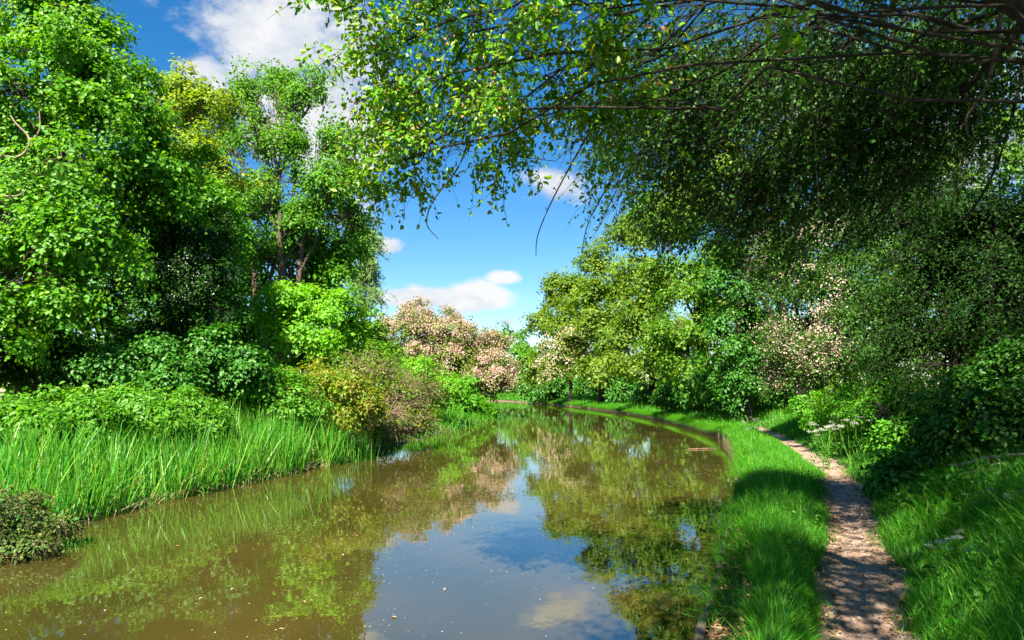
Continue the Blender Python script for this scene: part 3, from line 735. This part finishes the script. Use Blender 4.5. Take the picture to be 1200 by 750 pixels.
plant('overhanging_tree', 'tree', 'tall dense tree added mostly out of view on the right to shade the near path', (11.0, 1.5),  # added tree, its crown lobes placed to cast shade on path, bank and water
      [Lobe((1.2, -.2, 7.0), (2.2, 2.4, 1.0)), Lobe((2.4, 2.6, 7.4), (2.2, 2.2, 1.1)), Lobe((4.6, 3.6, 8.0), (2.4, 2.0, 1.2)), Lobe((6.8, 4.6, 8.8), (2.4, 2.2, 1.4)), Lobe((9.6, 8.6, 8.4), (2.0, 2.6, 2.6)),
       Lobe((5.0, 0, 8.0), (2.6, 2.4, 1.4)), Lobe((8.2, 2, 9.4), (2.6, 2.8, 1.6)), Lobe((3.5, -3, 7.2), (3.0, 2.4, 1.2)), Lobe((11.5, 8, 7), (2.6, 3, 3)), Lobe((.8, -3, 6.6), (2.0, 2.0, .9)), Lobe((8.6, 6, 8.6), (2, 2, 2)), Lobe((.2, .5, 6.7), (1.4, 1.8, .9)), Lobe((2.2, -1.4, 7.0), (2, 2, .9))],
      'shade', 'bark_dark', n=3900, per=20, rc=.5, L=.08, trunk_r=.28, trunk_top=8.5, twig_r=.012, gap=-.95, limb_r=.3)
# far woods closing the view between the trunks
mb = MB()
wl_ = []
for y_ in np.arange(14, 200, 4.5):
    for sgn in (-1, 1):
        if sgn < 0:
            x_ = float(XL(y_)) - 17 - .12 * y_ + rng.normal() * 1.5
        else:
            x_ = float(XR(y_)) + 15 + .05 * y_ + rng.normal() * 1.5
        hh_ = rng.uniform(6.5, 10.5) if sgn < 0 else rng.uniform(5.0, 8.0)
        wl_.append(Lobe((x_, y_, hh_ * .55 + .8), (3.6, 3.4, hh_ * .62)))
for x_ in np.arange(-60, 40, 5):
    wl_.append(Lobe((x_, 215 + rng.normal() * 3, 4.5), (5, 4, rng.uniform(4, 6.5))))
Pc, U, wh = lobe_points(wl_, 15000, .35, -.9, 1, .9)
clusters(mb, Pc, U, 12, .75, .32, .75, 0, 'hex')
o = mb.build('far_wood', [M['mid']]); tag(o, 'far mass of woodland closing the view behind the trees', 'woodland', kind='stuff')
# ------------------------------------------------------------------ blades
def blades(mb, x, y, z, h, w, bend, m=0, r=None, lean=.18, K=4, th=None):
    n = len(x)
    if n == 0: return
    th = rng.uniform(0, 6.283, n) if th is None else th
    d = np.stack([np.cos(th), np.sin(th), np.zeros(n)], 1)
    s = np.stack([-np.sin(th + rng.normal(size=n) * .9), np.cos(th), np.zeros(n)], 1); s = unit(s)
    base = np.stack([x, y, z], 1)
    ln = np.stack([rng.normal(size=n) * lean, rng.normal(size=n) * lean, np.ones(n)], 1)
    V = []
    for k in range(K):
        t_ = k / (K - 1)
        c = base + ln * (h * t_)[:, None] + d * (bend * h * t_ ** 2.2)[:, None] - np.array([0, 0, 1.]) * (bend ** 1.5 * h * .45 * t_ ** 3)[:, None]
        ww = w * (1 - t_ ** 1.8 * .94) * .5
        V += [c - s * ww[:, None], c + s * ww[:, None]]
    V = np.stack(V, 1)
    q = np.array([[2 * k, 2 * k + 1, 2 * k + 3, 2 * k + 2] for k in range(K - 1)])
    Fc = (q[None] + (np.arange(n) * 2 * K)[:, None, None]).reshape(-1, 4)
    mb.add(V.reshape(-1, 3), Fc, m, np.repeat(rng.random(n) if r is None else r, 2 * K))

# reed bed along the left bank
def reeds(mb, y0, y1, n, d0, d1, hh, ww):
    y = rng.uniform(y0, y1, n)
    off = d0 + (d1 - d0) * rng.random(n)
    x = XL(y) - off
    p = np.stack([x, y, np.zeros(n)], 1)
    keep = noise(p, 1.6) > -.45
    x, y = x[keep], y[keep]
    k = len(x)
    h = hh * (.72 + .34 * np.clip((y - 9.5) / 7, 0, 1)) * rng.uniform(.5, 1.18, k) * (1 + .12 * noise(np.stack([x, y, x * 0], 1), .9))
    dry = rng.random(k) < .06
    z = np.maximum(H(x, y), -.25)
    g = ~dry
    blades(mb, x[g], y[g], z[g], h[g], ww * rng.uniform(.7, 1.3, g.sum()), np.where(rng.random(g.sum()) < .07, rng.uniform(.5, 1.3, g.sum()), rng.uniform(.02, .4, g.sum()) ** 1.2), 0, K=5, lean=.17)
    nb_ = int(n * .06); yb = rng.uniform(y0, y1, nb_); xb = XL(yb) + rng.uniform(-.15, .3, nb_)
    blades(mb, xb, yb, np.full(nb_, .0), rng.uniform(.1, .35, nb_), np.full(nb_, .015), rng.uniform(.5, 2, nb_), 1, K=5, lean=.6)
    blades(mb, x[dry], y[dry], z[dry], h[dry] * .6, np.full(dry.sum(), ww * .7), rng.uniform(.2, .9, dry.sum()), 1, K=5, lean=.3)
b = MB()
reeds(b, 9.6, 19.6, 7500, -.32, 2.3, 1.25, .030)
reeds(b, 9.4, 19.8, 1500, -.35, .5, 1.0, .022)
o = b.build('reed_bed', [M['reed'], M['reed_dry']]); tag(o, 'tall bright green reeds lining the left bank', 'reeds', kind='stuff')
for px, py, Y, lab in ((408, 541, 19.9, 'small tuft of upright reeds standing in the water at the end of the reed bed'), (425, 538, 20.4, 'thin reed tuft in the water beside the twiggy bush'),
                       (521, 500, 38, 'grassy tuft hanging into the water beside the low green bush')):
    c = W(px, py, Y); c[2] = -.15
    n = 60 if Y < 30 else 140
    e = empty('reed_tuft', c); tag(e, lab, 'reeds')
    b = MB(); s_ = .16 if Y < 30 else .7
    x = c[0] + rng.normal(size=n) * s_; y = c[1] + rng.normal(size=n) * s_
    blades(b, x, y, np.full(n, -.15), rng.uniform(.6, 1.3, n) * (1.1 if Y < 30 else 1.25), np.full(n, .02 if Y < 30 else .045), rng.uniform(.02, .3 if Y < 30 else 1.2, n), 0, K=5, lean=.10)
    b.build('blade', M['reed'], e, origin=c)['kind'] = 'stuff'

# grass
b = MB()
def grass(n, y0, y1, fx0, fx1, hh, ww, bend=(.2, .9), pw_=1.0, gapn=-2):
    u = rng.random(n) ** pw_
    y = y0 + (y1 - y0) * u
    a, c = fx0(y), fx1(y)
    x = a + (c - a) * rng.random(n)
    p = np.stack([x, y, x * 0], 1)
    nn = noise(p, .9)
    k = nn > gapn
    x, y, nn = x[k], y[k], nn[k]
    sc_ = 1 + np.maximum(0, y - 10) * .035
    h = hh(x, y) * rng.uniform(.5, 1.2, len(x)) * (1 + .3 * nn)
    blades(b, x, y, H(x, y) - .01, h, ww * sc_ * rng.uniform(.6, 1.3, len(x)), rng.uniform(*bend, len(x)), 0, lean=.25)
pl = lambda y: PC(y) - PW(y); pr_ = lambda y: PC(y) + PW(y)
def h_strip(x, y):        # taller in the middle of the strip, trodden short by the path
    a, c = XR(y) + .1, pl(y)
    t_ = np.clip((x - a) / np.maximum(c - a, .1), 0, 1)
    return .10 + .26 * np.sin(np.pi * np.clip(t_ * .95 + .1, 0, 1)) ** .8 * (1 - .55 * t_)
grass(52000, 2.6, 14, lambda y: XR(y) + .2 + .22 * np.clip(8.5 - y, 0, 1) + .08 * np.sin(y * 6), lambda y: pl(y) - .03, h_strip, .0075, pw_=1.3)
grass(26000, 13, 30, lambda y: XR(y) + .08, lambda y: pl(y) - .0, h_strip, .009)
def fringe(n, y0, y1, h, w, gapn, inw=.3, dz=.0):
    """grass rooted along the wall top, leaning out over the water"""
    y = rng.uniform(y0, y1, n)
    nn = noise(np.stack([y * 0, y, y * 0], 1), .8)
    y = y[nn > gapn]; n = len(y)
    x = XR(y) + rng.uniform(-.02, inw, n)
    wt = .37 - .19 * np.clip((y - 29) / 3, 0, 1) + dz
    blades(b, x, y, wt, h * rng.uniform(.5, 1.25, n), w * rng.uniform(.6, 1.3, n), rng.uniform(.5, 1.9, n), 0, lean=.2, th=math.pi + rng.normal(size=n) * .9)
fringe(9000, 6.6, 30, .20, .008, -.8)
fringe(900, 3, 6.5, .2, .008, -.1)
fringe(20000, 28, 62, .46, .018, -.95, .5)
fringe(12000, 62, 100, .5, .026, -.75, .6)
fringe(2500, 100, 120, .4, .026, .3, .6)
grass(3000, 3, 26, lambda y: pl(y) - .08, lambda y: pl(y) + .10, lambda x, y: .07 + 0 * x, .006, gapn=-.1)
grass(3000, 3, 26, lambda y: pr_(y) - .10, lambda y: pr_(y) + .08, lambda x, y: .08 + 0 * x, .006, gapn=-.1)
def h_right(x, y):
    return np.clip(.12 + .34 * (x - pr_(y)), .1, .55)
grass(52000, 2.2, 13, lambda y: pr_(y) + .03, lambda y: pr_(y) + 2.6, h_right, .0085, pw_=1.2)
grass(30000, 12, 30, lambda y: pr_(y) + .03, lambda y: pr_(y) + 3.6, h_right, .010)
grass(16000, 30, 75, lambda y: XR(y) + .1, lambda y: XR(y) + 5, lambda x, y: .38 + 0 * x, .016)
grass(12000, 75, 135, lambda y: XR(y) + .1, lambda y: XR(y) + 7, lambda x, y: .5 + 0 * x, .022)
o = b.build('grass', [M['grass']]); tag(o, 'long green grass on both sides of the towpath', 'grass', kind='stuff')
b = MB()
grass(14000, 7, 24, lambda y: XL(y) - 6, lambda y: XL(y) - .1, lambda x, y: .4 + 0 * x, .012)
grass(9000, 24, 58, lambda y: XL(y) - 5, lambda y: XL(y) + .05, lambda x, y: .5 + 0 * x, .016)
o = b.build('bank_grass', [M['grass']]); tag(o, 'rough grass under the bushes on the left bank', 'grass', kind='stuff')

# seed stalks standing above the grass
b = MB()
n = 170
y = 3 + 17 * rng.random(n) ** 1.2
left = rng.random(n) < .45
x = np.where(left, XR(y) + .3 + (pl(y) - XR(y) - .4) * rng.random(n), pr_(y) + .2 + 2.4 * rng.random(n))
h = rng.uniform(.38, .7, n)
blades(b, x, y, H(x, y), h, np.full(n, .004), rng.uniform(.05, .4, n), 0, lean=.15)
k8 = np.repeat(np.arange(n), 7)
P = np.stack([x, y, H(x, y) + h * .93], 1)[k8] + rnd3(len(k8)) * np.array([.03, .03, .045])
add_leaves(b, P, rnd3(len(k8)) * .4 + np.array([0, 0, 1.]), rnd3(len(k8)), .010, .35, 0, 'kite')
o = b.build('grass_stalks', [M['grass'], M['reed_dry']]); tag(o, 'thin flowering grass stalks above the towpath grass', 'grass', kind='stuff')
# broad-leaved ground cover on the shaded bank right of the path
b = MB()
n = 5200
y = 3.2 + 12 * rng.random(n) ** 1.2
x = pr_(y) + .25 + 2.6 * rng.random(n) ** .8
zc = H(x, y) + rng.uniform(.05, .42, n) * np.clip((x - pr_(y)) / 1.2, .25, 1)
add_leaves(b, np.stack([x, y, zc], 1), rnd3(n) * np.array([1, 1, .3]), np.array([0, 0, 1.]) + rnd3(n) * .45, .075 * rng.uniform(.5, 1.4, n), .62, 0, 'hex')
n = 1500
y = 3.4 + 12 * rng.random(n) ** 1.2
x = XR(y) + .25 + (pl(y) - XR(y) - .3) * rng.random(n)
k = noise(np.stack([x, y, x * 0], 1), 1.6) > .1
x, y = x[k], y[k]; n = len(x)
add_leaves(b, np.stack([x, y, H(x, y) + rng.uniform(.04, .24, n)], 1), rnd3(n) * np.array([1, 1, .4]), np.array([0, 0, 1.]) + rnd3(n) * .5, .05 * rng.uniform(.5, 1.4, n), .6, 0, 'hex')
o = b.build('ground_cover', [M['shade']]); tag(o, 'broad leaved weeds among the grass beside the path', 'weeds', kind='stuff')

# leaf litter on the path and along the canal edge
b = MB()
def litter(n, y0, y1, f0, f1, s, pwr=1.4):
    y = y0 + (y1 - y0) * rng.random(n) ** pwr
    x = f0(y) + (f1(y) - f0(y)) * rng.random(n)
    z = H(x, y) + .012 + .008 * rng.random(n)
    add_leaves(b, np.stack([x, y, z], 1), rnd3(n) * np.array([1, 1, .15]), np.array([0, 0, 1.]) + rnd3(n) * .3, s * rng.uniform(.5, 1.3, n), .6, 0, 'kite')
litter(3200, 2.8, 15, lambda y: pl(y) - .05, lambda y: pr_(y) + .05, .028)
litter(1500, 2.8, 15, lambda y: pl(y) - .06, lambda y: pl(y) + .16, .035)
litter(1500, 2.8, 15, lambda y: pr_(y) - .16, lambda y: pr_(y) + .06, .035)
litter(5200, 3, 10, lambda y: XR(y) + .06, lambda y: XR(y) + .5, .042)
o = b.build('leaf_litter', [M['litter']]); tag(o, 'brown leaf litter on the path and along the canal edge', 'leaf litter', kind='stuff')

# small stones trodden into the path
b = MB()
n = 1100
y = 2.8 + 13 * rng.random(n) ** 1.5
x = pl(y) + (pr_(y) - pl(y)) * rng.random(n)
c = np.stack([x, y, H(x, y) + .006], 1)
sz = .010 * rng.uniform(.4, 1.6, n) ** 1.3
cube = np.array([[-1, -1, 0], [1, -1, 0], [1, 1, 0], [-1, 1, 0], [-.6, -.6, .8], [.6, -.6, .8], [.6, .6, .8], [-.6, .6, .8]])
V = c[:, None] + (cube[None] * sz[:, None, None] * rng.uniform(.6, 1.3, (n, 1, 3)) + rng.normal(size=(n, 8, 3)) * .12 * sz[:, None, None])
Fq = np.array([[0, 1, 5, 4], [1, 2, 6, 5], [2, 3, 7, 6], [3, 0, 4, 7], [4, 5, 6, 7]])
b.add(V.reshape(-1, 3), (Fq[None] + (np.arange(n) * 8)[:, None, None]).reshape(-1, 4))
o = b.build('path_gravel', [M['pebble']]); tag(o, 'small stones trodden into the dirt path', 'gravel', kind='stuff')

# floating specks
b = MB()
n = 1900
y = 4.8 + 12 * rng.random(n) ** 1.8
x = -3.2 + rng.normal(size=n) * 1.6 + .12 * y + rng.random(n) * 2
k = (x < XR(y) - .1) & (x > XL(y) + .6) & (noise(np.stack([x, y * .6, x * 0], 1), .9) + .5 * rng.normal(size=n) > -.05)
x, y = x[k], y[k]; n = len(x)
add_leaves(b, np.stack([x, y, np.full(n, .004)], 1), rnd3(n) * np.array([1, 1, 0]), np.array([0, 0, 1.]) + rnd3(n) * .05, .013 * rng.uniform(.35, 1.0, n) ** 1.4 * 1.8, .7, 0, 'kite', fold=.05)
n = 900
y = 12 + 18 * rng.random(n); x = XR(y) - .3 - 5 * rng.random(n)
add_leaves(b, np.stack([x, y, np.full(n, .004)], 1), rnd3(n) * np.array([1, 1, 0]), np.array([0, 0, 1.]) + rnd3(n) * .05, .022 * rng.uniform(.5, 1.6, n), .7, 0, 'kite', fold=.05)
o = b.build('floating_petals', [M['petal']]); tag(o, 'pale fallen petals and specks floating on the water', 'petals', kind='stuff')

def water_pt(px, py):
    r = ray(px, py); k = -CAM[2] / r[2]
    return CAM + r * k
for px, py in ((122, 717), (238, 701), (355, 705), (326, 738), (210, 640), (275, 690), (420, 628), (465, 724), (400, 650), (520, 690)):
    p = water_pt(px, py); p[2] = .006
    b = MB(); add_leaves(b, p[None], rnd3(1) * np.array([1, 1, 0]), np.array([[0, 0, 1.]]), .05, .6, 0, 'hex', np.array([rng.uniform(.6, 1)]))
    o = b.build('floating_leaf', [M['litter']], origin=p); o.location = p
    tag(o, 'small withered leaf floating on the murky water', 'leaf', 'withered leaves floating on the water')
# floating stick
p0, p1 = water_pt(806, 527), water_pt(838, 526)
p0[2] = p1[2] = .015
b = MB(); add_tubes(b, curve_pts(p0[None], p1[None], 7, 0, .006), np.linspace(.03, .018, 7)[None], 0, 6)
o = b.build('floating_stick', [M['brick']], smooth=True, origin=p0); o.location = p0
tag(o, 'reddish brown stick floating near the towpath bank', 'stick')
# dead stick in the hedge
p0, p1 = W(1112, 545, 8.6), W(1215, 531, 8.2)
b = MB(); add_tubes(b, curve_pts(p0[None], p1[None], 8, .03, .012), np.linspace(.010, .016, 8)[None], 0, 6)
o = b.build('dead_stick', [M['vine']], smooth=True, origin=p0); o.location = p0
tag(o, 'bare pale stick poking out of the dark hedge', 'stick')

# bare twisting branch on the sycamore and the crooked bough at the upper right
def bough(name, label, pts, r0, r1, mat, cat):
    P = np.array([W(*p) for p in pts])
    t_ = np.linspace(0, len(P) - 1, 6 * len(P))
    i = np.minimum(t_.astype(int), len(P) - 2); f = (t_ - i)[:, None]
    pm = P[np.maximum(i - 1, 0)]; pa = P[i]; pb = P[i + 1]; pc = P[np.minimum(i + 2, len(P) - 1)]
    Q = .5 * (2 * pa + (pb - pm) * f + (2 * pm - 5 * pa + 4 * pb - pc) * f ** 2 + (3 * pa - pm - 3 * pb + pc) * f ** 3)
    return Q, np.linspace(r0, r1, len(Q))
syc = [o for o in bpy.data.objects if o.name == 'sycamore_tree'][0]
org = np.array(syc.location)
for pts, r0, r1 in (([(-20, 178, 15), (10, 184, 15), (25, 182, 15), (34, 170, 15), (32, 158, 15), (20, 146, 15), (12, 135, 15)], .035, .014),
                    ([(34, 163, 15), (42, 160, 15), (47, 148, 15), (46, 130, 15)], .022, .01), ([(-10, 226, 15), (10, 230, 15), (24, 228, 15), (31, 222, 15)], .025, .01)):
    Q, rr = bough('', '', pts, r0, r1, None, None)
    b = MB(); add_tubes(b, Q[None], rr[None], 0, 6); b.build('bare_branch', [M['vine']], syc, smooth=True, origin=org)
oh = [o for o in bpy.data.objects if o.name == 'overhanging_hawthorn'][0]
org = np.array(oh.location)
for pts, r0, r1, mt in (([(1290, -90, 5.6), (1220, 0, 5.8), (1180, 50, 6), (1150, 85, 6.2), (1110, 120, 6.5), (1060, 165, 7)], .07, .012, 'bark_dark'),
                        ([(1185, -40, 5.2), (1174, 10, 5.3), (1168, 50, 5.4), (1160, 90, 5.5), (1145, 120, 5.6), (1132, 140, 5.7), (1134, 158, 5.7)], .022, .010, 'bark'),
                        ([(1180, 10, 6), (1120, 30, 6.2), (1075, 45, 6.4), (1040, 90, 6.8), (980, 140, 7.2), (920, 180, 7.6)], .028, .008, 'bark_dark'),
                        ([(1260, -60, 6.4), (1150, 110, 6.8), (1080, 200, 7.2), (1000, 280, 7.8)], .026, .006, 'bark_dark'),
                        ([(1120, -60, 6.2), (1040, 50, 6.6), (960, 150, 7), (890, 230, 7.6)], .022, .006, 'bark_dark'),
                        ([(1020, -50, 6), (940, 40, 6.4), (870, 130, 6.9), (800, 200, 7.4)], .02, .005, 'bark_dark'),
                        ([(960, -60, 5.6), (880, 20, 6), (810, 90, 6.4), (750, 170, 6.8), (700, 270, 7)], .016, .004, 'bark_dark'),
                        ([(880, -60, 5.2), (800, 30, 5.6), (720, 110, 5.8), (660, 210, 6), (632, 270, 6.1), (628, 300, 6.1)], .013, .003, 'bark_dark'),
                        ([(1210, -20, 6.4), (1190, 120, 6.6), (1150, 230, 7), (1090, 290, 7.4), (1020, 320, 7.8)], .02, .005, 'bark_dark'),
                        ([(760, 90, 5.6), (720, 200, 5.8), (690, 260, 5.9), (682, 295, 5.9)], .008, .003, 'bark_dark'),
                        ([(560, 120, 5.2), (540, 190, 5.2), (508, 235, 5.2), (500, 262, 5.2), (514, 280, 5.2)], .008, .003, 'bark_dark'),
                        ([(1100, -40, 6), (1020, 30, 6.4), (950, 75, 6.8), (880, 110, 7.2), (800, 140, 7.4)], .03, .007, 'bark_dark')):
    Q, rr = bough('', '', pts, r0, r1, None, None)
    b = MB(); add_tubes(b, Q[None], rr[None], 0, 7); b.build('bough', [M[mt]], oh, smooth=True, origin=org)

# ------------------------------------------------------------------ cow parsley
def cow_parsley(h):
    root = empty('cow_parsley', (0, 0, 0))
    k = rng.integers(4, 7)
    tops = []
    st = MB()
    for i in range(k):
        a = rng.uniform(0, 6.28); sp = rng.uniform(.05, .3) * h
        e = np.array([math.cos(a) * sp, math.sin(a) * sp, h * rng.uniform(.72, 1.0)])
        add_tubes(st, curve_pts(np.array([[0, 0, h * .05 * i * .5]]), e[None], 5, 0, .03), np.linspace(.005, .0025, 5)[None], 0, 4)
        tops.append(e)
    st.build('stem', M['stem'], root)
    for e in tops:
        u = MB()
        for j in range(9):
            a = rng.uniform(0, 6.28); rr = .055 * math.sqrt(rng.random())
            c = e + np.array([math.cos(a) * rr, math.sin(a) * rr, .02 + rng.normal() * .006])
            add_tubes(u, curve_pts(e[None], c[None], 3, 0, .02), np.full((1, 3), .0012), 1, 3)
            n_ = 12
            P = c + rnd3(n_) * np.array([.011, .011, .004])
            add_leaves(u, P, rnd3(n_) * np.array([1, 1, .2]), np.array([0, 0, 1.]) + rnd3(n_) * .4, .011, .9, 0, 'kite')
        u.build('umbel', [M['white'], M['stem']], root)
    f = MB(); n_ = 70
    c = rnd3(10) * np.array([.13, .13, .12]) * h + np.array([0, 0, .4 * h])
    P = np.repeat(c, 7, 0) + rnd3(n_) * .04
    add_leaves(f, P, rnd3(n_), np.array([0, 0, 1.]) + rnd3(n_) * .5, .05, .4, 0, 'hex')
    f.build('leaf_spray', M['shade'], root)['kind'] = 'stuff'
    return root
def copy_tree(o):
    c = o.copy(); col.objects.link(c)
    for ch in o.children:
        d = ch.copy(); col.objects.link(d); d.parent = c
    return c
protos = [cow_parsley(h) for h in (.75, .9, .65)]
used = [False] * 3
def put(px, py, Y, label, group):
    """flower heads near photo pixel (px, py)"""
    x, y_ = G(px, Y)
    z = float(H(x, y_)[0])
    want = float(W(px, py, Y)[2]) - z
    i = int(rng.integers(0, 3))
    if used[i]:
        o = copy_tree(protos[i])
    else:
        o = protos[i]; used[i] = True
    h0 = (.75, .9, .65)[i]
    s = max(.5, min(1.6, want / (h0 * .9)))
    o.location = (x, y_, z - .02); o.rotation_euler = (0, 0, rng.uniform(0, 6.28)); o.scale = (s, s, s)
    tag(o, label, 'cow parsley', group)
g1 = 'cow parsley in the shade right of the path'
for px, py, Y in ((1102, 628, 5.6), (1118, 622, 5.8), (1094, 632, 5.5), (1130, 640, 5.4)):
    put(px, py, Y, 'cow parsley with white umbels, in the shaded cluster beside the path', g1)
put(1172, 572, 6.6, 'cow parsley with tall white umbels close to the right edge', g1)
put(1145, 580, 6.8, 'cow parsley with a dull white umbel below the bare stick', g1)
put(1195, 576, 6.2, 'cow parsley half cut by the right edge', g1)
put(1128, 590, 6.9, 'single cow parsley head above the shaded cluster', g1)
g2 = 'cow parsley at the far end of the visible path'
for px, py, Y in ((868, 492, 25), (878, 488, 25.5), (888, 490, 25), (897, 493, 24.5), (876, 500, 22.5), (906, 496, 26)):
    put(px, py, Y, 'cow parsley in white flower where the path disappears', g2)
g3 = 'cow parsley on the sunlit bank'
for i in range(14):
    put(rng.uniform(960, 1030), rng.uniform(476, 502), rng.uniform(13.5, 18.5), 'cow parsley in white flower on the sunlit bank above the path', g3)

# a daisy and a buttercup in the grass
def flower(name, px, py, Y, rad, mat, label):
    c = W(px, py, Y)
    z = float(H(c[0], c[1])[0])
    root = empty(name, (c[0], c[1], z)); tag(root, label, 'flower')
    h = max(.1, c[2] - z)
    b = MB(); add_tubes(b, curve_pts(np.zeros((1, 3)), np.array([[0, 0, h]]), 4, 0, .02), np.full((1, 4), .0025), 0, 4); b.build('stem', M['stem'], root)
    b = MB(); n_ = 12; a = np.arange(n_) * 6.283 / n_
    D = np.stack([np.cos(a), np.sin(a), a * 0 + .25], 1)
    add_leaves(b, np.tile([0, 0, h], (n_, 1)) + D * rad * .2, D, np.tile([0, 0, 1.], (n_, 1)), rad, .55, 0, 'hex'); b.build('petal', M[mat], root)
    b = MB(); add_leaves(b, np.tile([0, 0, h + .004], (6, 1)) - D[::2] * rad * .3, D[::2], np.tile([0, 0, 1.], (6, 1)), rad * .6, .9, 0, 'kite'); b.build('flower_centre', M['yellow_flower'], root)
flower('daisy', 909, 590, 8.6, .022, 'white', 'single white daisy in the grass strip beside the water')
flower('buttercup', 871, 672, 5.6, .016, 'yellow_flower', 'single yellow buttercup in the grass near the canal edge')
# pale stone on the far bank
c = W(731, 473, 60)
z = float(H(c[0], c[1])[0])
b = MB()
th = np.linspace(0, 2 * math.pi, 9)[:-1]
rings = np.array([[[math.cos(a) * r_ * .38 * (1 + .12 * math.sin(3 * a)), math.sin(a) * r_ * .3, hh] for a in th] for r_, hh in ((1, -.1), (1.05, .25), (.9, .5), (.5, .66), (.05, .7))])
v = rings.reshape(-1, 3); q = []
for i in range(4):
    for j in range(8):
        q.append([i * 8 + j, i * 8 + (j + 1) % 8, (i + 1) * 8 + (j + 1) % 8, (i + 1) * 8 + j])
b.add(v, q)
o = b.build('marker_stone', [M['stone']], smooth=True); o.location = (c[0], c[1], z)
tag(o, 'small pale stone standing in the grass on the far towpath bank', 'stone')
